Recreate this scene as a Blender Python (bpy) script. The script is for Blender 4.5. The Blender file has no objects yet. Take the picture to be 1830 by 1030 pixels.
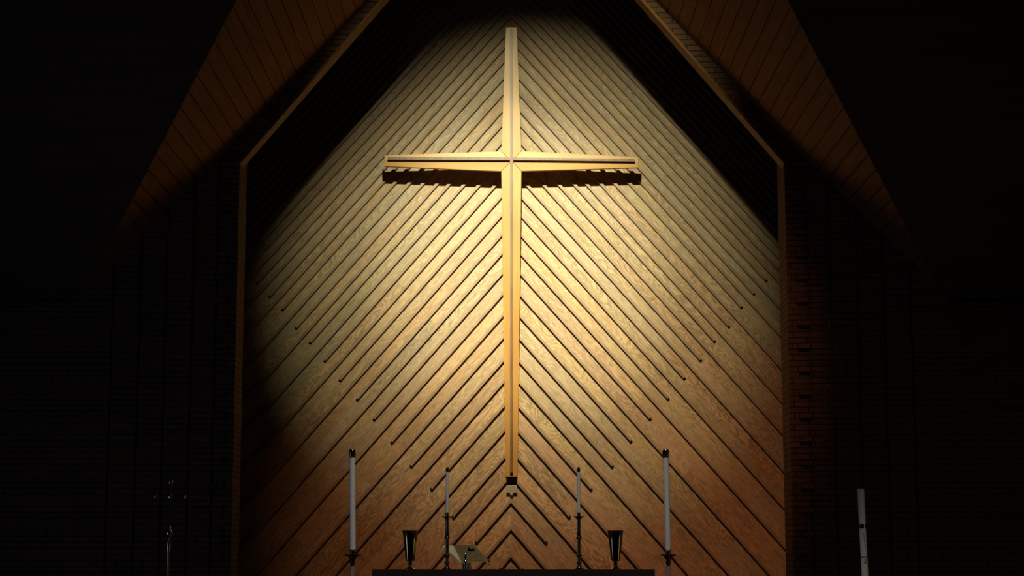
import bpy, bmesh, math, random
from mathutils import Vector, Matrix
random.seed(7)
S = bpy.context.scene
C = S.collection

# ------------------------------------------------------------------ camera
F = 3310.0                       # focal length in pixels of the 1830 px wide frame
TH = math.atan(505.0 / F)        # camera looks up 8.7 degrees
EYE = 1.52
cd = bpy.data.cameras.new('camera')
cd.sensor_width = 36.0
cd.lens = 36.0 * F / 1830.0
cd.clip_start = 0.1
cd.clip_end = 200
cam = bpy.data.objects.new('camera', cd)
C.objects.link(cam)
cam.location = (0, 0, EYE)
cam.rotation_euler = (math.pi / 2 + TH, 0, 0)
S.camera = cam

# ------------------------------------------------------------------ main distances (metres)
D1 = 19.0        # front face of the brick chancel wall
G = 3.0          # recess
D2 = D1 + G      # wood clad wall

# ------------------------------------------------------------------ world, lights, exposure
w = bpy.data.worlds.new('world')
S.world = w
w.use_nodes = True
w.node_tree.nodes['Background'].inputs[0].default_value = (0.35, 0.5, 1.0, 1)
w.node_tree.nodes['Background'].inputs[1].default_value = 0.0009
S.view_settings.view_transform = 'Standard'
S.view_settings.look = 'None'
S.view_settings.exposure = 0.0
S.view_settings.gamma = 1.0
S.view_settings.use_curve_mapping = False


def spot(name, loc, target, power, color, size, blend, radius):
    l = bpy.data.lights.new(name, 'SPOT')
    l.energy = power
    l.color = color
    l.spot_size = math.radians(size)
    l.spot_blend = blend
    l.shadow_soft_size = radius
    o = bpy.data.objects.new(name, l)
    C.objects.link(o)
    o.location = loc
    d = Vector(target) - Vector(loc)
    o.rotation_euler = d.to_track_quat('-Z', 'Y').to_euler()
    return o


# ceiling spotlight for the cross, warm spotlight for the lower wall, down-light over the altar
spot('cross_spotlight', (-0.18, 11.2, EYE + 7.52), (0.14, D2, EYE + 3.60), 3900, (1.0, 0.98, 0.62), 32.5, 1.0, 0.10)
spot('cross_spotlight_core', (-0.18, 11.2, EYE + 7.52), (0.10, D2, EYE + 3.60), 6200, (1.0, 0.98, 0.64), 21, 1.0, 0.10)
spot('low_spotlight', (0.25, 11.2, EYE + 7.5), (0.70, D2, EYE + 0.6), 1600, (1.0, 0.46, 0.23), 34, 1.0, 0.05)
spot('altar_downlight', (0.6, 11.2, EYE + 7.5), (0.6, 15.2, EYE - 0.5), 750, (1.0, 0.97, 0.93), 42, 0.5, 0.1)


def side_light(name, loc, target, power, color, sx, sy):
    l = bpy.data.lights.new(name, 'AREA')
    l.energy = power
    l.color = color
    l.shape = 'RECTANGLE'
    l.size = sx
    l.size_y = sy
    o = bpy.data.objects.new(name, l)
    C.objects.link(o)
    o.location = loc
    o.rotation_euler = (Vector(target) - Vector(loc)).to_track_quat('-Z', 'Y').to_euler()
    return o


# left window glow, shaped for vase glints; right light added for glints, no window
side_light('left_window_light', (-5.6, 13.6, 1.85), (-1.0, 16.2, 1.6), 11.0, (0.42, 0.60, 1.0), 0.7, 3.4)
side_light('right_glint_light', (5.8, 14.2, 1.85), (1.0, 16.0, 1.6), 4.5, (1.0, 0.86, 0.62), 1.0, 3.4)


# ------------------------------------------------------------------ helpers
def ray(px, py):
    u = px - 915.0
    v = 515.0 - py
    c, s = math.cos(TH), math.sin(TH)
    return Vector((u, F * c - v * s, F * s + v * c))


def P(px, py, Y):
    """point of the room at distance Y seen at photo position px, py"""
    r = ray(px, py)
    k = Y / r.y
    return Vector((r.x * k, Y, EYE + r.z * k))


def link(name, bm, mat, parent=None, smooth=False, recalc=True):
    me = bpy.data.meshes.new(name)
    if recalc:
        bmesh.ops.recalc_face_normals(bm, faces=bm.faces)
    bm.to_mesh(me)
    bm.free()
    if smooth:
        for p in me.polygons:
            p.use_smooth = True
    for m in (mat if isinstance(mat, (list, tuple)) else [mat]):
        me.materials.append(m)
    o = bpy.data.objects.new(name, me)
    C.objects.link(o)
    if parent is not None:
        o.parent = parent
    return o


def struct(name, bm, mat, recalc=True):
    o = link(name, bm, mat, recalc=recalc)
    o['kind'] = 'structure'
    return o


def thing(name, label, cat, loc=(0, 0, 0), group=None):
    o = bpy.data.objects.new(name, None)
    o.empty_display_size = 0.1
    C.objects.link(o)
    o.location = loc
    o['label'] = label
    o['category'] = cat
    if group:
        o['group'] = group
    return o


def add_box(bm, x0, x1, y0, y1, z0, z1):
    v = [bm.verts.new((x, y, z)) for z in (z0, z1) for y in (y0, y1) for x in (x0, x1)]
    for f in ((0, 1, 3, 2), (4, 6, 7, 5), (0, 4, 5, 1), (2, 3, 7, 6), (0, 2, 6, 4), (1, 5, 7, 3)):
        bm.faces.new([v[i] for i in f])


def add_prism(bm, poly, y0, y1):
    """poly: list of (x, z), extruded in depth"""
    a = [bm.verts.new((x, y0, z)) for x, z in poly]
    b = [bm.verts.new((x, y1, z)) for x, z in poly]
    bm.faces.new(a)
    bm.faces.new(b[::-1])
    n = len(poly)
    for i in range(n):
        j = (i + 1) % n
        bm.faces.new((a[i], b[i], b[j], a[j]))


def add_slab(bm, pts, off):
    """pts: list of 3D points of a flat outline, thickened by vector off"""
    off = Vector(off)
    a = [bm.verts.new(Vector(p)) for p in pts]
    b = [bm.verts.new(Vector(p) + off) for p in pts]
    bm.faces.new(a)
    bm.faces.new(b[::-1])
    n = len(pts)
    for i in range(n):
        j = (i + 1) % n
        bm.faces.new((a[i], b[i], b[j], a[j]))


def add_lathe(bm, prof, seg=28, cx=0.0, cy=0.0):
    """prof: list of (radius, z) from bottom to top"""
    rings = []
    for r, z in prof:
        if r < 1e-5:
            rings.append([bm.verts.new((cx, cy, z))])
        else:
            rings.append([bm.verts.new((cx + r * math.cos(2 * math.pi * k / seg),
                                        cy + r * math.sin(2 * math.pi * k / seg), z)) for k in range(seg)])
    for a, b in zip(rings, rings[1:]):
        if len(a) == 1 and len(b) == 1:
            continue
        for k in range(seg):
            q = (k + 1) % seg
            if len(a) == 1:
                bm.faces.new((a[0], b[q], b[k]))
            elif len(b) == 1:
                bm.faces.new((a[k], a[q], b[0]))
            else:
                bm.faces.new((a[k], a[q], b[q], b[k]))
    if len(rings[0]) > 1:
        bm.faces.new(rings[0][::-1])
    if len(rings[-1]) > 1:
        bm.faces.new(rings[-1])


def bevel(o, wd, seg=2):
    m = o.modifiers.new('bevel', 'BEVEL')
    m.width = wd
    m.segments = seg
    m.limit_method = 'ANGLE'
    return o


def autosmooth(o, ang=40):
    for p in o.data.polygons:
        p.use_smooth = True
    m = o.modifiers.new('edge_split', 'EDGE_SPLIT')
    m.split_angle = math.radians(ang)
    return o


# ------------------------------------------------------------------ materials
def new_mat(name):
    m = bpy.data.materials.new(name)
    m.use_nodes = True
    nt = m.node_tree
    b = nt.nodes['Principled BSDF']
    return m, nt, b


def N(nt, typ, **kw):
    n = nt.nodes.new(typ)
    for k, v in kw.items():
        setattr(n, k, v)
    return n


def ramp(nt, stops):
    r = nt.nodes.new('ShaderNodeValToRGB')
    el = r.color_ramp.elements
    while len(el) < len(stops):
        el.new(0.5)
    for e, (p, c) in zip(el, stops):
        e.position = p
        e.color = (c[0], c[1], c[2], 1)
    return r


def plain(name, col, rough=0.5, metal=0.0, noise=0.12, scale=30.0, spec=0.5):
    m, nt, b = new_mat(name)
    tc = N(nt, 'ShaderNodeTexCoord')
    ns = N(nt, 'ShaderNodeTexNoise')
    ns.inputs['Scale'].default_value = scale
    ns.inputs['Detail'].default_value = 4
    nt.links.new(tc.outputs['Object'], ns.inputs['Vector'])
    r = ramp(nt, [(0.3, [c * (1 - noise) for c in col]), (0.7, [min(1, c * (1 + noise)) for c in col])])
    nt.links.new(ns.outputs['Fac'], r.inputs['Fac'])
    nt.links.new(r.outputs['Color'], b.inputs['Base Color'])
    b.inputs['Roughness'].default_value = rough
    b.inputs['Metallic'].default_value = metal
    b.inputs['Specular IOR Level'].default_value = spec
    return m


def cladding(name, base_lo, base_hi, rough=0.42, figure=1.0):
    """wavy, rotary cut figure along each board (UV in metres along/across), each board its own tone"""
    m, nt, b = new_mat(name)
    L = nt.links.new
    uv = N(nt, 'ShaderNodeUVMap', uv_map='grain')
    att = N(nt, 'ShaderNodeAttribute', attribute_name='tone')
    mp = N(nt, 'ShaderNodeMapping')
    mp.inputs['Scale'].default_value = (0.27, 1.0, 1.0)
    L(uv.outputs['UV'], mp.inputs['Vector'])
    n1 = N(nt, 'ShaderNodeTexNoise')
    n1.inputs['Scale'].default_value = 8.5
    n1.inputs['Detail'].default_value = 3.0
    n1.inputs['Distortion'].default_value = 0.9
    L(mp.outputs['Vector'], n1.inputs['Vector'])
    mu = N(nt, 'ShaderNodeMath', operation='MULTIPLY')
    mu.inputs[1].default_value = 62.0
    L(n1.outputs['Fac'], mu.inputs[0])
    si = N(nt, 'ShaderNodeMath', operation='SINE')
    L(mu.outputs[0], si.inputs[0])
    ma = N(nt, 'ShaderNodeMapRange')
    ma.inputs['From Min'].default_value = -1
    ma.inputs['From Max'].default_value = 1
    L(si.outputs[0], ma.inputs['Value'])
    n2 = N(nt, 'ShaderNodeTexNoise')
    n2.inputs['Scale'].default_value = 2.4
    n2.inputs['Detail'].default_value = 5.0
    L(mp.outputs['Vector'], n2.inputs['Vector'])
    mp3 = N(nt, 'ShaderNodeMapping')
    mp3.inputs['Scale'].default_value = (6.0, 90.0, 1.0)
    L(uv.outputs['UV'], mp3.inputs['Vector'])
    n3 = N(nt, 'ShaderNodeTexNoise')
    n3.inputs['Scale'].default_value = 1.0
    n3.inputs['Detail'].default_value = 3.0
    L(mp3.outputs['Vector'], n3.inputs['Vector'])
    # blend figure, patches, streaks
    n4 = N(nt, 'ShaderNodeTexNoise')
    n4.inputs['Scale'].default_value = 0.9
    n4.inputs['Detail'].default_value = 1.0
    L(mp.outputs['Vector'], n4.inputs['Vector'])
    am = N(nt, 'ShaderNodeMapRange')
    am.inputs['From Min'].default_value = 0.38
    am.inputs['From Max'].default_value = 0.68
    am.inputs['To Min'].default_value = 0.30
    am.inputs['To Max'].default_value = 1.0
    L(n4.outputs['Fac'], am.inputs['Value'])
    fg = N(nt, 'ShaderNodeMath', operation='MULTIPLY')
    cen = N(nt, 'ShaderNodeMath', operation='SUBTRACT')
    cen.inputs[1].default_value = 0.5
    L(ma.outputs[0], cen.inputs[0])
    L(cen.outputs[0], fg.inputs[0])
    L(am.outputs[0], fg.inputs[1])
    fh = N(nt, 'ShaderNodeMath', operation='ADD')
    fh.inputs[1].default_value = 0.5
    L(fg.outputs[0], fh.inputs[0])
    a1 = N(nt, 'ShaderNodeMath', operation='MULTIPLY_ADD')
    a1.inputs[1].default_value = 0.30 * figure
    L(fh.outputs[0], a1.inputs[0])
    s2 = N(nt, 'ShaderNodeMath', operation='MULTIPLY_ADD')
    s2.inputs[1].default_value = 0.62
    L(n2.outputs['Fac'], s2.inputs[0])
    s3 = N(nt, 'ShaderNodeMath', operation='MULTIPLY')
    s3.inputs[1].default_value = 0.38
    L(n3.outputs['Fac'], s3.inputs[0])
    n5 = N(nt, 'ShaderNodeTexNoise')
    n5.inputs['Scale'].default_value = 38.0
    n5.inputs['Detail'].default_value = 2.0
    L(mp.outputs['Vector'], n5.inputs['Vector'])
    s5 = N(nt, 'ShaderNodeMath', operation='MULTIPLY_ADD')
    s5.inputs[1].default_value = 0.5
    s5b = N(nt, 'ShaderNodeMath', operation='SUBTRACT')
    s5b.inputs[1].default_value = 0.5
    L(n5.outputs['Fac'], s5b.inputs[0])
    L(s5b.outputs[0], s5.inputs[0])
    L(s3.outputs[0], s5.inputs[2])
    L(s5.outputs[0], s2.inputs[2])
    L(s2.outputs[0], a1.inputs[2])
    r = ramp(nt, [(0.35, base_lo), (0.95, base_hi)])
    L(a1.outputs[0], r.inputs['Fac'])
    mx = N(nt, 'ShaderNodeMix', data_type='RGBA', blend_type='MULTIPLY')
    mx.inputs[0].default_value = 1.0
    L(r.outputs['Color'], mx.inputs[6])
    L(att.outputs['Color'], mx.inputs[7])
    L(mx.outputs[2], b.inputs['Base Color'])
    b.inputs['Roughness'].default_value = rough
    rr = N(nt, 'ShaderNodeMapRange')
    rr.inputs['To Min'].default_value = rough - 0.10
    rr.inputs['To Max'].default_value = rough + 0.18
    L(n2.outputs['Fac'], rr.inputs['Value'])
    L(rr.outputs[0], b.inputs['Roughness'])
    bp = N(nt, 'ShaderNodeBump')
    bp.inputs['Strength'].default_value = 0.5
    bp.inputs['Distance'].default_value = 0.004
    ad = N(nt, 'ShaderNodeMath', operation='ADD')
    L(a1.outputs[0], ad.inputs[0])
    L(n2.outputs['Fac'], ad.inputs[1])
    L(ad.outputs[0], bp.inputs['Height'])
    L(bp.outputs['Normal'], b.inputs['Normal'])
    return m


def timber(name, lo, hi, axis='Z', rough=0.4, scale=1.0, spec=0.5):
    """straight grained timber, grain along an object axis"""
    m, nt, b = new_mat(name)
    L = nt.links.new
    tc = N(nt, 'ShaderNodeTexCoord')
    mp = N(nt, 'ShaderNodeMapping')
    sc = {'X': (1.2, 22, 22), 'Y': (22, 1.2, 22), 'Z': (22, 22, 1.2)}[axis]
    mp.inputs['Scale'].default_value = [q * scale for q in sc]
    L(tc.outputs['Object'], mp.inputs['Vector'])
    n1 = N(nt, 'ShaderNodeTexNoise')
    n1.inputs['Scale'].default_value = 1.0
    n1.inputs['Detail'].default_value = 5.0
    n1.inputs['Distortion'].default_value = 0.6
    L(mp.outputs['Vector'], n1.inputs['Vector'])
    r = ramp(nt, [(0.3, lo), (0.7, hi)])
    L(n1.outputs['Fac'], r.inputs['Fac'])
    L(r.outputs['Color'], b.inputs['Base Color'])
    b.inputs['Roughness'].default_value = rough
    b.inputs['Specular IOR Level'].default_value = spec
    return m


def brickwork(name):
    m, nt, b = new_mat(name)
    L = nt.links.new
    tc = N(nt, 'ShaderNodeTexCoord')
    sp = N(nt, 'ShaderNodeSeparateXYZ')
    L(tc.outputs['Object'], sp.inputs[0])
    ad = N(nt, 'ShaderNodeMath', operation='ADD')
    L(sp.outputs['X'], ad.inputs[0])
    L(sp.outputs['Y'], ad.inputs[1])
    cb = N(nt, 'ShaderNodeCombineXYZ')
    L(ad.outputs[0], cb.inputs['X'])
    L(sp.outputs['Z'], cb.inputs['Y'])
    br = N(nt, 'ShaderNodeTexBrick')
    br.inputs['Scale'].default_value = 1.0
    br.inputs['Brick Width'].default_value = 0.30
    br.inputs['Row Height'].default_value = 0.0600
    br.inputs['Mortar Size'].default_value = 0.0055
    br.inputs['Mortar Smooth'].default_value = 0.2
    br.inputs['Color1'].default_value = (0.18, 0.090, 0.048, 1)
    br.inputs['Color2'].default_value = (0.13, 0.066, 0.038, 1)
    br.inputs['Mortar'].default_value = (0.035, 0.026, 0.022, 1)
    L(cb.outputs[0], br.inputs['Vector'])
    ns = N(nt, 'ShaderNodeTexNoise')
    ns.inputs['Scale'].default_value = 40
    ns.inputs['Detail'].default_value = 5
    L(tc.outputs['Object'], ns.inputs['Vector'])
    r = ramp(nt, [(0.25, (0.75, 0.75, 0.75)), (0.75, (1.15, 1.15, 1.15))])
    L(ns.outputs['Fac'], r.inputs['Fac'])
    mx = N(nt, 'ShaderNodeMix', data_type='RGBA', blend_type='MULTIPLY')
    mx.inputs[0].default_value = 1.0
    L(br.outputs['Color'], mx.inputs[6])
    L(r.outputs['Color'], mx.inputs[7])
    L(mx.outputs[2], b.inputs['Base Color'])
    b.inputs['Roughness'].default_value = 0.9
    b.inputs['Specular IOR Level'].default_value = 0.15
    bp = N(nt, 'ShaderNodeBump')
    bp.invert = True
    bp.inputs['Strength'].default_value = 0.8
    bp.inputs['Distance'].default_value = 0.006
    L(br.outputs['Fac'], bp.inputs['Height'])
    L(bp.outputs['Normal'], b.inputs['Normal'])
    return m


M_CLAD = cladding('cladding_wood', (0.22, 0.142, 0.066), (0.60, 0.43, 0.235), figure=1.5)
M_BATTEN = plain('batten_wood', (0.36, 0.235, 0.135), 0.5, noise=0.2, scale=9)
M_BRICK = brickwork('brick')
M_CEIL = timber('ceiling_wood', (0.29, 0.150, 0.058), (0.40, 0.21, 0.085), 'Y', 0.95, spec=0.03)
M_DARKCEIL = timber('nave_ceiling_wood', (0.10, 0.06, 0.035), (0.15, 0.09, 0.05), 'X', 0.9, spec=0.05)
M_TRIM = timber('trim_wood', (0.20, 0.085, 0.022), (0.29, 0.125, 0.034), 'Z', 0.6, spec=0.15)
M_CROSS_V = timber('cross_wood_upright', (0.50, 0.245, 0.050), (0.66, 0.35, 0.085), 'Z', 0.38, 0.6)
M_CROSS_H = timber('cross_wood_arm', (0.50, 0.245, 0.050), (0.66, 0.35, 0.085), 'X', 0.38, 0.6)
M_WALNUT = timber('walnut', (0.16, 0.085, 0.055), (0.26, 0.15, 0.10), 'Z', 0.4)
M_BLOCK = plain('dark_block', (0.006, 0.003, 0.003), 0.95, spec=0.05)
M_PLATE = plain('aged_plate', (0.50, 0.46, 0.34), 0.4, metal=0.2)
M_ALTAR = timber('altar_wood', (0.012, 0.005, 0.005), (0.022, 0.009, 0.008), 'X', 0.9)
M_BRASS = plain('brass', (0.62, 0.45, 0.20), 0.13, metal=1.0, noise=0.06)
M_BRASSD = plain('dark_brass', (0.36, 0.24, 0.12), 0.20, metal=1.0, noise=0.1)
M_PLATEB = plain('satin_brass', (0.60, 0.48, 0.20), 0.34, metal=0.75, noise=0.1)
M_FLAP = plain('lit_brass', (0.72, 0.64, 0.34), 0.5, metal=0.1, noise=0.05)  # same sheet brass, the flap's catching of light put into a paler colour
M_PLATE_DIM = plain('shaded_brass', (0.27, 0.20, 0.07), 0.42, metal=0.6, noise=0.25)  # same sheet brass, the tilted facet's shade put into a darker colour
M_STEEL = plain('steel', (0.6, 0.62, 0.66), 0.15, metal=1.0, noise=0.05)
M_WAX = plain('wax', (0.78, 0.75, 0.68), 0.55, noise=0.03)
M_GLASSY = plain('candle_tube', (0.35, 0.26, 0.30), 0.25, noise=0.05)
M_FLOOR = plain('floor_carpet', (0.05, 0.02, 0.018), 0.95, noise=0.25, scale=60)
M_RED = plain('incised_marks', (0.10, 0.07, 0.07), 0.6)

# ------------------------------------------------------------------ wood clad wall
SEAM = P(913.3, 500, D2).x
seam_ys = [11.4, 31.6, 55, 76, 99.5, 128, 155, 184, 209, 240, 271, 304, 336, 369.5, 404.5, 438, 474, 512, 550.5,
           590.6, 632, 670.4, 714, 759, 807, 853, 899, 947, 996.5]
up = []
yy, sp_ = 11.4, 20.5
while yy > -330:
    yy -= sp_
    sp_ = max(16.5, sp_ - 0.5)
    up.append(yy)
dn = []
yy, sp_ = 996.5, 50.5
while yy < 1240:
    yy += sp_
    sp_ += 1.2
    dn.append(yy)
up = up[::-1]
i0 = len(up)
ys_all = up + seam_ys + dn


def lerp_tab(t, y):
    if y <= t[0][0]:
        return t[0][1]
    for (a, va), (b_, vb) in zip(t, t[1:]):
        if y <= b_:
            return va + (vb - va) * (y - a) / (b_ - a)
    return t[-1][1]


SL = [(-80, 1.08), (11, 1.10), (155, 1.133), (404, 1.137), (550, 1.14), (714, 1.146), (899, 1.165), (1000, 1.18)]
SR = [(-80, 1.07), (11, 1.085), (155, 1.112), (404, 1.110), (550, 1.124), (714, 1.136), (899, 1.15), (1000, 1.165)]


def wall_line(y, side):
    """returns (z at the seam, drop per metre) of one batten line on the wall"""
    a = P(913.3, y, D2)
    s = lerp_tab(SL if side < 0 else SR, y)
    b_ = P(913.3 + side * 300, y + 300 * s, D2)
    return a.z, (a.z - b_.z) / abs(b_.x - a.x)


XMAX = 4.05
hooks_l = {11: 462, 55: 484, 99: 507, 155: 531.5, 209: 556.6, 271: 583, 336: 610, 404: 640.6, 474: 670.5, 550: 702,
           632: 736.5, 714: 773, 807: 811.5, 899: 852.5, 996: 896}
hooks_r = {11: 1367, 55: 1345, 99: 1323, 155: 1300, 209: 1275, 271: 1250, 336: 1221, 404: 1192, 474: 1160, 550: 1126,
           632: 1092.5, 714: 1055, 807: 1016, 899: 975, 996: 932}

bm = bmesh.new()
uvl = bm.loops.layers.uv.new('grain')
col = bm.loops.layers.float_color.new('tone')
bb = bmesh.new()
for side in (-1, 1):
    for i in range(len(ys_all) - 1):
        za, sa = wall_line(ys_all[i], side)
        zb, sb = wall_line(ys_all[i + 1], side)
        # boards between line i and line i+1, cut into lengths by butt joints
        gap = za - zb
        off = sa * gap / (1 + sa * sa)
        cuts = [0.0]
        ph = (0.55 * i) % 2.6 + 0.5
        q = ph + random.uniform(-0.08, 0.08)
        while q < 4.0:
            cuts.append(q)
            q += random.choice((1.2, 1.8, 2.4))
        cuts.append(4.4)
        for ca, cb_ in zip(cuts, cuts[1:]):
            xa0 = ca if ca == 0 else ca + 0.0005
            xb0 = cb_ - 0.0005
            la0 = 0.0 if ca == 0 else max(0.0, xa0 - off)
            lb0 = xb0 - off
            pts = [(xa0, za - sa * xa0), (xb0, za - sa * xb0), (lb0, zb - sb * lb0), (la0, zb - sb * la0)]
            vs = [bm.verts.new((SEAM + side * x, D2, z)) for x, z in pts]
            f = bm.faces.new(vs)
            r1 = random.random()
            g = random.uniform(0.92, 1.05)
            tone = (g * random.uniform(0.97, 1.06), g * random.uniform(0.94, 1.0), g * random.uniform(0.86, 1.0), 1)
            if r1 < 0.13:
                tone = (g * 1.03, g * 0.90, g * 0.80, 1)
            elif r1 < 0.30:
                tone = (g * 0.95, g * 0.98, g * 1.02, 1)
            ou, ov = random.uniform(0, 50), random.uniform(0, 50)
            ln = math.sqrt(1 + sa * sa)
            for lp, (x, z) in zip(f.loops, pts):
                u_ = (x - (z - za) * sa) / ln
                v_ = (z - za + sa * x) / ln
                lp[uvl].uv = (u_ + ou, v_ + ov)
                lp[col] = tone
    # battens
    for i in range(len(ys_all)):
        y = ys_all[i]
        z0, s = wall_line(y, side)
        j = i - i0
        L_ = XMAX
        hk = (hooks_l if side < 0 else hooks_r)
        if 0 <= j < 29 and j % 2 == 0:
            key = int(y)
            if key in hk:
                L_ = abs(P(hk[key], y + 1.14 * abs(hk[key] - 913.3), D2).x - SEAM)
        if y > 1000 and j % 2 == 0:
            continue
        pr = 0.056 + 0.016 * min(1, max(0, y / 1000.0))
        wd = 0.032
        n_ = math.sqrt(1 + s * s)
        wv = wd * n_
        du = wd * s / n_
        dz = wd / n_
        e1 = (L_, z0 - s * L_)
        e2 = (L_ + du, z0 - s * L_ + dz)
        poly = [(SEAM, z0), (SEAM + side * e1[0], e1[1]), (SEAM + side * e2[0], e2[1]), (SEAM, z0 + wv)]
        add_prism(bb, poly, D2 - pr, D2 + 0.004)
for b_ in (bm, bb):
    for co, no in (((0, 0, 0.0), (0, 0, -1)), ((SEAM + XMAX, 0, 0), (1, 0, 0)), ((SEAM - XMAX, 0, 0), (-1, 0, 0))):
        geom = b_.verts[:] + b_.edges[:] + b_.faces[:]
        bmesh.ops.bisect_plane(b_, geom=geom, plane_co=co, plane_no=no, clear_outer=True)
for f in bm.faces:
    f.normal_update()
    if f.normal.y > 0:
        f.normal_flip()
wall_back = struct('wall_back', bm, M_CLAD, recalc=False)
sol = wall_back.modifiers.new('thickness', 'SOLIDIFY')
sol.thickness = 0.02
sol.offset = -1.0
bat = link('battens', bb, M_BATTEN, wall_back)
back = bmesh.new()
add_box(back, SEAM - XMAX, SEAM + XMAX, D2 + 0.03, D2 + 0.12, 0, 10.2)
link('backing', back, M_BLOCK, wall_back)

# ------------------------------------------------------------------ brick chancel wall with its gabled opening
XF = abs(P(417.5, 780, D1).x)                 # half width of the opening
xr = abs(P(1416.5, 780, D1).x)
JD = 0.52                                     # brick return depth
zc = P(433, 286, D1).z                        # springing of the rake
RK = 1.20                                     # slope of the opening's rake
AP = zc + RK * XF                             # apex of the opening
M_G = 1.10
C0 = EYE + 7.664                              # ridge of the chancel ceiling
ZE = EYE + 2.70                               # eaves
XE = (C0 - ZE) / M_G
PT = 0.712                                    # pitch of the nave ceiling
OUT = 11.0
steps = [3.075, 3.31, 3.575, 3.83, 4.10]      # brick face steps forward in plain pilaster strips


def top_at(x):
    return max(ZE, C0 - M_G * abs(x)) + 0.008


for side, nm in ((-1, 'wall_left'), (1, 'wall_right')):
    bm = bmesh.new()

    def pol(xa, xb, z0=0.0):
        pts = [(xa, z0), (xb, z0), (xb, top_at(xb))]
        if xa < XE < xb:
            pts.append((XE, ZE + 0.008))
        pts.append((xa, top_at(xa)))
        return [(side * x, z) for x, z in pts]
    # thick lower wall and thinner gable above the opening
    add_prism(bm, pol(XF, OUT), D1, D1 + JD)
    gp = [(0, AP), (XF, zc), (XF, top_at(XF)), (0, C0 + 0.008)]
    add_prism(bm, [(side * x, z) for x, z in gp], D1, D1 + 0.20)
    for k, sx in enumerate(steps):
        add_prism(bm, pol(sx, OUT), D1 - 0.045 * (k + 1), D1 - 0.045 * k)
    # toothed header bricks bridging the first step
    z = 0.18
    while z < top_at(3.0) - 0.15:
        add_box(bm, *sorted((side * 2.945, side * (steps[0] + 0.01))), D1 - 0.045, D1 + 0.01, z, z + 0.052)
        z += 0.2400
    struct(nm, bm, M_BRICK)

# timber soffit lining of the rake
bm = bmesh.new()
for side in (-1, 1):
    pts = [(0, AP - 0.004), (XF - 0.004, zc - 0.004), (XF - 0.004, zc - 0.045), (0, AP - 0.045)]
    add_prism(bm, [(side * x, z) for x, z in pts], D1 - 0.015, D1 + 0.20)
struct('trim_1', bm, M_TRIM)

# ------------------------------------------------------------------ chancel gable ceiling, planks running in depth
bm = bmesh.new()
for side in (-1, 1):
    x = 0.0
    stp = 0.103
    while x < XE - 0.01:
        x1 = min(x + stp, XE)
        pts = []
        for xx in (x + 0.003, x1 - 0.003):
            zt = C0 - M_G * xx
            yv = D1 - (zt - ZE) / PT
            pts.append((xx, zt, yv))
        (xa, zaa, ya), (xb, zbb, yb) = pts
        q = [(side * xa, D1 + 0.2, zaa), (side * xb, D1 + 0.2, zbb), (side * xb, yb, zbb), (side * xa, ya, zaa)]
        add_slab(bm, q, (side * 0.012, 0, 0.012))
        x = x1
    q = [(0, D1 + 0.2, C0 + 0.03), (side * XE, D1 + 0.2, ZE + 0.03), (side * XE, D1 - 0.01, ZE + 0.03), (0, D1 - (C0 - ZE) / PT, C0 + 0.03)]
    add_slab(bm, q, (0, 0, 0.05))
struct('ceiling', bm, M_CEIL)

# nave ceiling rising towards the pews, with the chancel gable cutting a valley into it
bm = bmesh.new()
YR = D1 - (C0 - ZE) / PT
YN = 6.0


def nz(y):
    return ZE + PT * (D1 - y)


for side in (-1, 1):
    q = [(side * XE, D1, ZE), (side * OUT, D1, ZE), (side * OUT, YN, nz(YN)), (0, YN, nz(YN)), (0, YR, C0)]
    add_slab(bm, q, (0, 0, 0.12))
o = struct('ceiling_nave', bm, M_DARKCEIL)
o.name = 'ceiling.001'

# floor: nave level at 0, chancel platform one step behind
bm = bmesh.new()
add_box(bm, -OUT, OUT, -3, 12.8, -0.2, -0.30 + 0.15)
add_box(bm, -OUT, OUT, 12.8, D2 + 0.12, -0.2, 0.0)
struct('floor', bm, M_FLOOR)

# ------------------------------------------------------------------ the large wooden cross
YB, YA = D2 - 0.092, D2 - 0.45         # distance of the cross' face at its foot and at its arms
zb_, za_ = P(914, 852, YB).z, P(914, 288, YA).z
TILT = (YA - YB) / (za_ - zb_)         # leans out from the wall towards its top


def X(px, py, out=0.0):
    """photo position -> point on the leaning face of the cross (out = towards the room)"""
    r = ray(px, py)
    # y = YB + TILT*(z - zb_)
    k = (YB - TILT * (zb_ - EYE)) / (r.y - TILT * r.z)
    p = Vector((r.x * k, r.y * k, EYE + r.z * k))
    return p + Vector((0, -out, -out * 0.0))


T = Vector((0, 0.05, 0))
cx = 914.3
cross = thing('wooden_cross', 'large honey coloured wooden cross with dark centre inlay leaning out from the chevron wood wall', 'cross',
              (SEAM, D2 - 0.1, 0))


def cpart(name, polys, mat, off=T, lab=None, bev=0.002):
    b_ = bmesh.new()
    for p in polys:
        add_slab(b_, [v - Vector(cross.location) for v in p], off)
    o_ = link(name, b_, mat, cross)
    if bev:
        bevel(o_, bev, 2)
    if lab:
        o_['label'] = lab
    return o_


R = 0.003      # the inner edge of each board stands a little proud of the outer edge
ctr = (cx, 288)
g = 0.25       # hairline between mitred boards
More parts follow.
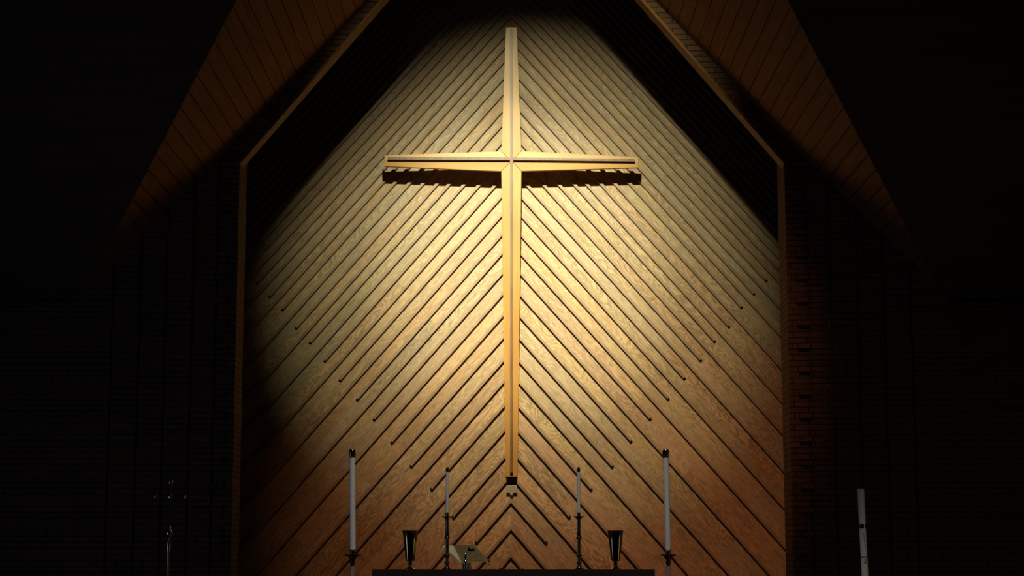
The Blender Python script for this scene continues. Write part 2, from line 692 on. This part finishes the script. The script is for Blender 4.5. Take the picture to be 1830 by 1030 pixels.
# uprights: two boards each
up_l = [X(904.0, 49.5), X(cx, 49.5, R), X(cx, 288, R), X(895.6 + g, 270.5 - g)]
up_r = [X(cx, 49.5, R), X(923.6, 49.5), X(932.0 - g, 270.0 - g), X(cx, 288, R)]
lo_l = [X(895.6 + g, 306 + g), X(cx, 288.4, R), X(cx, 852.5, R), X(903.8, 852.5)]
lo_r = [X(cx, 288.4, R), X(932.0 - g, 305.7 + g), X(924.8, 852.5), X(cx, 852.5, R)]
cpart('upright', [up_l, up_r], M_CROSS_V)
cpart('upright', [lo_l, lo_r], M_CROSS_V)
ar = {}
la_t = [X(895.6 - g, 270.5), X(cx - .3, 287.9, R), X(687.2, 287.3, R), X(687.2, 277.4)]
la_b = [X(cx - .3, 288.1, R), X(895.6 - g, 306), X(687.2, 297.2), X(687.2, 287.3, R)]
ra_t = [X(cx + .3, 287.9, R), X(932.0 + g, 270.0), X(1140.2, 280.4), X(1140.2, 290.0, R)]
ra_b = [X(932.0 + g, 305.7), X(cx + .3, 288.1, R), X(1140.2, 290.0, R), X(1140.2, 299.5)]
cpart('arm', [la_t, la_b], M_CROSS_H)
cpart('arm', [ra_t, ra_b], M_CROSS_H)
# dark inlay strips standing proud of the face
PR = 0.062
TO = Vector((0, PR - 0.002, 0))
cpart('inlay_strip', [[X(911.7, 56, PR), X(916.7, 56, PR), X(916.7, 845.5, PR), X(911.7, 845.5, PR)]], M_WALNUT, TO, 'long dark walnut strip down the upright', 0.001)
cpart('inlay_strip', [[X(693.5, 282.6, PR), X(911.2, 283.2, PR), X(911.2, 288.2, PR), X(693.5, 287.6, PR)]], M_WALNUT, TO, 'dark walnut strip along the left arm', 0.001)
cpart('inlay_strip', [[X(917.2, 283.2, PR), X(1133.5, 285.8, PR), X(1133.5, 290.8, PR), X(917.2, 288.2, PR)]], M_WALNUT, TO, 'dark walnut strip along the right arm', 0.001)
cpart('foot_block', [[X(905, 853.2, -0.004), X(924, 853.2, -0.004), X(924, 867.5, -0.004), X(905, 867.5, -0.004)]], M_BLOCK, Vector((0, 0.045, 0)), 'black block under the foot of the cross')
cpart('foot_plate', [[X(905, 867.8, 0.004), X(924, 867.8, 0.004), X(924, 881, 0.004), X(905, 881, 0.004)]], M_PLATE, Vector((0, 0.045, 0)), 'pale greyish square plate under the black block')
cpart('foot_pin', [[X(911.5, 881.2), X(917, 881.2), X(917, 885.5), X(911.5, 885.5)]], M_PLATE, Vector((0, 0.05, 0)))
for (qx, qy) in ((914.3, 110), (914.3, 286), (914.3, 600)):
    b_ = bmesh.new()
    p = X(qx, qy) + Vector((0, 0.051, 0)) - Vector(cross.location)
    add_box(b_, p.x - 0.03, p.x + 0.03, p.y, (D2 - 0.002) - cross.location.y, p.z - 0.03, p.z + 0.03)
    link('wall_bracket', b_, M_BLOCK, cross)

# ------------------------------------------------------------------ altar
YALT = 15.4
MPX = YALT / (F * math.cos(TH))          # metres per pixel (about) at the altar
ax0, ax1 = P(665, 1018, YALT).x, P(1170.5, 1018, YALT).x
AT = P(915, 1018.3, YALT).z              # altar top height
altar = thing('altar_table', 'long dark wooden altar table in front of the lit wall carrying candlesticks and vases', 'altar', ((ax0 + ax1) / 2, YALT + 0.4, 0))
hw = (ax1 - ax0) / 2
b_ = bmesh.new()
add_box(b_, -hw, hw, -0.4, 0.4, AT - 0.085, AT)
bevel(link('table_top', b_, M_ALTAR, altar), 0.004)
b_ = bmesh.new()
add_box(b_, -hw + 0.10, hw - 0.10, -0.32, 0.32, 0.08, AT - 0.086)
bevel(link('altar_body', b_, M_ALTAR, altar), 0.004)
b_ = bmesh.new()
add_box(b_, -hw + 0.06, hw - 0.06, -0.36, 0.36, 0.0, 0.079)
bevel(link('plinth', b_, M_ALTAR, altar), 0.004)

YO = YALT + 0.22     # where things stand on the altar


def zpix(py, Y=YO):
    return P(915, py, Y).z


def px_m(n, Y=YO):
    return n * Y / (F * math.cos(TH)) / 1.0 * (1 / (1 + 0.0))


# small candlesticks with candles
def small_candlestick(px, label, clabel):
    x = P(px, 980, YO).x
    t = thing('candlestick', label, 'candlestick', (x, YO, AT), 'brass candlesticks on the altar')
    zz = lambda py: zpix(py) - AT
    r = lambda n: px_m(n) / 2
    b1 = bmesh.new()
    add_lathe(b1, [(r(17), 0), (r(17.5), 0.004), (r(16), 0.008), (r(11), 0.014), (r(8.5), 0.024), (r(8), zz(1008)), (r(9.5), zz(1006.5)), (r(7), zz(1005))])
    autosmooth(link('base', b1, M_BRASS, t))
    b1 = bmesh.new()
    add_lathe(b1, [(r(6.5), zz(1005)), (r(6.8), zz(1000)), (r(6.2), zz(996.5)), (r(11.5), zz(994.5)), (r(12), zz(993.2)), (r(6.5), zz(991)),
                   (r(7.2), zz(980)), (r(6.8), zz(964)), (r(10.5), zz(962)), (r(9.5), zz(960.5)), (r(6.6), zz(958)), (r(7.2), zz(940)), (r(6.4), zz(929))])
    autosmooth(link('shaft', b1, M_BRASSD, t))
    b1 = bmesh.new()
    add_lathe(b1, [(r(6), zz(929)), (r(8.5), zz(928)), (r(11), zz(926)), (r(19), zz(924.3)), (r(19.5), zz(923.2)), (r(7), zz(923.8)), (r(6.6), zz(917)), (r(5.4), zz(916.6))])
    autosmooth(link('drip_pan', b1, M_BRASSD, t))
    c = thing('altar_candle', clabel, 'candle', (x, YO, zpix(916.5)), 'slim candles on the altar')
    z2 = lambda py: zpix(py) - zpix(916.5)
    b1 = bmesh.new()
    add_lathe(b1, [(r(5.6), 0.001), (r(5.6), z2(850)), (r(5.3), z2(843.5))])
    autosmooth(link('wax_body', b1, M_WAX, c))
    b1 = bmesh.new()
    add_lathe(b1, [(r(6.4), z2(843.4)), (r(6.6), z2(840)), (r(4.4), z2(837)), (r(3.6), z2(835.5)), (r(1.2), z2(835))])
    autosmooth(link('brass_follower', b1, M_BRASSD, c))
    b1 = bmesh.new()
    add_lathe(b1, [(0.0012, z2(835.2)), (0.0010, z2(832.8))], 8)
    link('wick', b1, M_BLOCK, c)


small_candlestick(798.9, 'short brass candlestick on the altar, beside the tilted brass book stand', 'slim pale candle in the brass candlestick beside the book stand')
small_candlestick(1034.7, 'short brass candlestick on the altar, just left of the right-hand brass vase', 'slim pale candle in the altar candlestick next to the right-hand vase')


# brass vases
def vase(px, label):
    x = P(px, 980, YO).x
    t = thing('brass_vase', label, 'vase', (x, YO, AT), 'brass vases on the altar')
    zz = lambda py: zpix(py) - AT
    r = lambda n: px_m(n) / 2
    b1 = bmesh.new()
    prof = [(r(10), zz(1003.5)), (r(15.5), zz(1002)), (r(16.5), zz(999)), (r(19), zz(985)), (r(23), zz(966)), (r(27.4), zz(950)), (r(28.6), zz(948.7))]
    prof += [(r(27.2), zz(948.8)), (r(22), zz(966)), (r(15), zz(998)), (0.0, zz(999))]
    add_lathe(b1, prof, 40)
    autosmooth(link('cup', b1, M_BRASS, t))
    b1 = bmesh.new()
    add_lathe(b1, [(r(6), zz(1012)), (r(5.4), zz(1010)), (r(8), zz(1008)), (r(6), zz(1006)), (r(7), zz(1003.6))], 32)
    autosmooth(link('stem', b1, M_BRASSD, t))
    b1 = bmesh.new()
    add_lathe(b1, [(r(19), 0), (r(19), 0.004), (r(17), 0.008), (r(10), 0.015), (r(6), zz(1012))], 32)
    autosmooth(link('foot', b1, M_BRASS, t))


vase(733.2, 'tall tapering polished brass vase on the left half of the altar')
vase(1100.0, 'tall tapering polished brass vase near the right end of the altar')

# tilted brass book stand
x = P(838, 1000, YO).x
YS = YO + 0.10
st = thing('book_stand', 'tilted sheet-brass book stand on the altar beside the left small candlestick', 'book stand', (x, YS, AT))
O = Vector(st.location)


def SP(px, py, dy=0.0):
    return P(px, py, YS + dy) - O


b1 = bmesh.new()
add_slab(b1, [SP(qx, qy, -0.02 + 0.18 * (1007 - qy) / 33.0) for qx, qy in ((811, 975.5), (845.5, 974), (873.5, 1001.5), (871, 1004.5), (826, 1007))], (0, 0.004, 0))
bevel(link('book_plate', b1, M_PLATE_DIM, st), 0.001)
b1 = bmesh.new()
add_slab(b1, [SP(791, 976.2, 0.16), SP(810.6, 975.5, 0.150), SP(825.6, 1007, -0.02), SP(817.5, 1007.2, 0.02), SP(799, 986, 0.13)], (0, 0.004, 0))
bevel(link('side_flap', b1, M_FLAP, st), 0.001)
b1 = bmesh.new()
add_slab(b1, [SP(826, 1006.8, -0.02), SP(841, 1006.2, -0.01), SP(843, 1017.6, 0.0), SP(826, 1017.6, 0.0)], (0, 0.035, 0))
bevel(link('support_foot', b1, M_PLATEB, st), 0.001)
b1 = bmesh.new()
add_slab(b1, [SP(872, 1002.6, -0.03), SP(877, 1002.2, -0.03), SP(876.4, 1004.2, -0.03), SP(872, 1004.8, -0.03)], (0, 0.02, 0))
link('ledge_stop', b1, M_BRASSD, st)
# engraved flourish at the head of the plate
b1 = bmesh.new()
for k in range(16):
    a = k / 15.0
    for (ox, oy, rad, ph) in ((838.5, 980.5, 3.2, 0.4), (845.5, 982.5, 3.4, 2.4)):
        an = ph + a * 4.6
        rr = rad * (1 - 0.55 * a)
        qx, qy = ox + rr * math.cos(an), oy + rr * 0.7 * math.sin(an)
        tt = (qy - 974.5) / 31.0
        p = SP(qx, qy, 0.155 - 0.16 * tt - 0.028)
        add_box(b1, p.x - 0.0022, p.x + 0.0022, p.y, p.y + 0.03, p.z - 0.0018, p.z + 0.0018)
link('engraving', b1, M_BLOCK, st)['label'] = 'small dark scroll decoration'

# small baluster-shaped metal piece before the book stand
x = P(831.6, 1000, YO - 0.08).x
cr = thing('altar_bell', 'tiny polished baluster-handled bell standing before the brass book stand', 'bell', (x, YO - 0.08, AT))
zz = lambda py: zpix(py, YO - 0.08) - AT
r = lambda n: px_m(n) / 2
b1 = bmesh.new()
add_lathe(b1, [(r(7), 0.0), (r(6.8), 0.006), (r(5.6), zz(1010)), (r(6.4), zz(1007)), (r(5.4), zz(1003.5)), (r(2.4), zz(1001.5))], 24)
autosmooth(link('bell_body', b1, M_STEEL, cr))
b1 = bmesh.new()
add_lathe(b1, [(r(2.4), zz(1001.6)), (r(2), zz(999)), (r(4.0), zz(997)), (r(5.4), zz(994)), (r(4.6), zz(991)), (r(2.4), zz(989)), (r(1), zz(988.3))], 24)
autosmooth(link('handle', b1, M_STEEL, cr))


# ------------------------------------------------------------------ tall floor candlesticks with tall candles
def tall_candlestick(px_top, px_bot, label, clabel):
    YT = YALT + 0.25
    z = lambda py: zpix(py, YT)
    r = lambda n: px_m(n, YT) / 2
    pb = P(px_bot, 992, YT)
    pt = P(px_top, 815, YT)
    t = thing('floor_candlestick', label, 'candlestick', (pb.x, YT, 0), 'tall floor candlesticks beside the altar')
    b1 = bmesh.new()
    add_lathe(b1, [(0.15, 0), (0.15, 0.02), (0.12, 0.035), (0.06, 0.05), (0.028, 0.09), (0.02, 0.13)], 36)
    autosmooth(link('base', b1, M_BRASSD, t))
    b1 = bmesh.new()
    add_lathe(b1, [(0.018, 0.13), (0.018, 0.7), (0.03, 0.72), (0.03, 0.75), (0.018, 0.77), (0.018, z(1020)), (r(7.5), z(1019)), (r(7.5), z(1013))], 28)
    autosmooth(link('shaft', b1, M_GLASSY, t))
    b1 = bmesh.new()
    add_lathe(b1, [(r(6.5), z(1012.8)), (r(8.5), z(1011)), (r(6), z(1009.5)), (r(9.5), z(1007)), (r(10), z(1004.5)), (r(7), z(1002)), (r(8), z(1000.5))], 28)
    autosmooth(link('knop', b1, M_BRASSD, t))
    b1 = bmesh.new()
    add_lathe(b1, [(r(8), z(1000.4)), (r(12), z(998.5)), (r(17), z(995)), (r(29), z(992.8)), (r(30), z(991.8)), (r(12), z(992.5)), (r(10), z(991.8))], 36)
    autosmooth(link('drip_pan', b1, M_BRASSD, t))
    b1 = bmesh.new()
    add_lathe(b1, [(r(9.4), z(991.7)), (r(10.4), z(990)), (r(10.6), z(984)), (r(11.3), z(983.6)), (r(11.3), z(983)), (r(10.2), z(983))], 28)
    autosmooth(link('socket', b1, M_BRASSD, t))
    c = thing('tall_candle', clabel, 'candle', (pb.x, YT, z(983)), 'tall candles beside the altar')
    lean = (pt.x - pb.x) / (pt.z - pb.z)
    c.rotation_euler = (0, math.atan(lean), 0)
    z0 = z(983)
    b1 = bmesh.new()
    add_lathe(b1, [(r(10.2), 0.0015), (r(10.2), z(840) - z0), (r(10.0), z(816) - z0)], 28)
    autosmooth(link('wax_body', b1, M_WAX, c))
    b1 = bmesh.new()
    add_lathe(b1, [(r(12.4), z(817) - z0), (r(12.2), z(808) - z0), (r(10.5), z(805) - z0), (r(9.5), z(804) - z0), (r(6), z(804.3) - z0)], 28)
    autosmooth(link('brass_follower', b1, M_BRASSD, c))
    b1 = bmesh.new()
    add_lathe(b1, [(0.002, z(805.4) - z0), (0.0015, z(801.5) - z0)], 8)
    link('wick', b1, M_BLOCK, c)


tall_candlestick(629.6, 630.4, 'tall floor candlestick standing just left of the altar', 'tall thick white candle left of the altar')
tall_candlestick(1189.8, 1194.2, 'tall floor candlestick standing just right of the altar', 'tall thick white candle right of the altar')

# ------------------------------------------------------------------ large paschal candle on the right
YP = 16.6
z = lambda py: P(915, py, YP).z
pb, pt = P(1546, 1030, YP), P(1538.2, 874, YP)
lean = (pt.x - pb.x) / (pt.z - pb.z)
zbot = 1.0
bx = pb.x + lean * (zbot - pb.z)
pc = thing('paschal_candle', 'very thick white candle with dark bands standing alone before the right brick wall', 'candle', (bx, YP, zbot))
pc.rotation_euler = (0, math.atan(lean), 0)
rp = px_m(11.8, YP) / 2
zt, zb1, zb0 = z(874) - zbot, z(937) - zbot, z(945) - zbot
b1 = bmesh.new()
add_lathe(b1, [(rp, 0.0), (rp, zt - 0.004), (rp - 0.004, zt)], 36)
autosmooth(link('wax_body', b1, M_WAX, pc))
b1 = bmesh.new()
add_lathe(b1, [(rp + 0.0008, zb0), (rp + 0.002, zb0 + 0.004), (rp + 0.002, zb1 - 0.004), (rp + 0.0008, zb1)], 36)
autosmooth(link('band', b1, M_BRASSD, pc))['label'] = 'dark gold band'
b1 = bmesh.new()
add_lathe(b1, [(rp + 0.0006, z(997) - zbot), (rp + 0.0012, z(995.6) - zbot)], 36)
link('incised_ring', b1, M_RED, pc)['label'] = 'dark incised ring'
b1 = bmesh.new()
for k in range(14):
    a = k / 13.0
    zz_ = z(952 + 26 * a) - zbot
    xx_ = -0.003 + 0.014 * a + 0.003 * math.sin(a * 9)
    yy_ = -math.sqrt(max(0.0, rp * rp - xx_ * xx_))
    add_box(b1, xx_ - 0.0016, xx_ + 0.0016, yy_ - 0.0010, yy_ + 0.002, zz_ - 0.006, zz_ + 0.006)
link('incised_mark', b1, M_RED, pc)['label'] = 'dark incised wavy line'
b1 = bmesh.new()
for (xx_, w_, ya_, yb_) in ((0.004, 0.009, 1000, 1002), (0.006, 0.003, 1002, 1006), (0.0, 0.010, 1005.5, 1007)):
    yy_ = -math.sqrt(rp * rp - xx_ * xx_)
    add_box(b1, xx_ - w_ / 1, xx_ + w_ / 1, yy_ - 0.0015, yy_ + 0.004, z(yb_) - zbot, z(ya_) - zbot)
link('incised_mark', b1, M_RED, pc)['label'] = 'small dark incised figure'
ps = thing('paschal_stand', 'dark stand under the very thick candle on the right', 'candle stand', (bx, YP, 0))
b1 = bmesh.new()
add_lathe(b1, [(0.18, 0), (0.18, 0.03), (0.05, 0.06), (0.03, 0.1), (0.03, 0.93), (0.07, 0.95), (0.075, 0.998)], 32)
autosmooth(link('stand_body', b1, M_BRASSD, ps))

# ------------------------------------------------------------------ processional cross on the left
YC = 17.4
pA, pB = P(305, 864, YC), P(299.5, 1030, YC)
lean = (pA.x - pB.x) / (pA.z - pB.z)
bx = pB.x + lean * (0 - pB.z)
pr_ = thing('processional_cross', 'thin dark metal processional cross on a pole before the left brick wall', 'processional cross', (bx, YC, 0))
pr_.rotation_euler = (0, math.atan(lean), 0)
z = lambda py: P(915, py, YC).z
b1 = bmesh.new()
add_lathe(b1, [(0.16, 0), (0.16, 0.02), (0.05, 0.05), (0.022, 0.08), (0.018, 0.14)], 32)
autosmooth(link('base', b1, M_STEEL, pr_))
b1 = bmesh.new()
add_lathe(b1, [(0.016, 0.14), (0.015, z(985))], 20)
add_lathe(b1, [(0.012, z(985)), (0.011, z(962))], 20)
autosmooth(link('pole', b1, M_BRASSD, pr_))
b1 = bmesh.new()
add_lathe(b1, [(0.018, z(986)), (0.020, z(972)), (0.014, z(968)), (0.012, z(962)), (0.03, z(958)), (0.034, z(954)), (0.026, z(949)), (0.014, z(946)), (0.018, z(943)), (0.009, z(940))], 28)
autosmooth(link('knop', b1, M_STEEL, pr_))
b1 = bmesh.new()
zc_ = z(889)
add_box(b1, -0.009, 0.009, -0.006, 0.006, z(940), z(868))
add_box(b1, -0.125, 0.125, -0.0055, 0.0065, zc_ - 0.009, zc_ + 0.009)
bevel(link('cross_head', b1, M_BRASSD, pr_), 0.002)
for (qx, qz) in ((0, z(863)), (0, zc_), (-0.137, zc_), (0.137, zc_)):
    b1 = bmesh.new()
    bmesh.ops.create_uvsphere(b1, u_segments=20, v_segments=12, radius=0.024 if qz != zc_ or qx == 0 else 0.018,
                              matrix=Matrix.Translation((qx, -0.002, qz)) @ Matrix.Diagonal((1, 0.7, 1.15, 1)))
    autosmooth(link('boss', b1, M_STEEL, pr_))
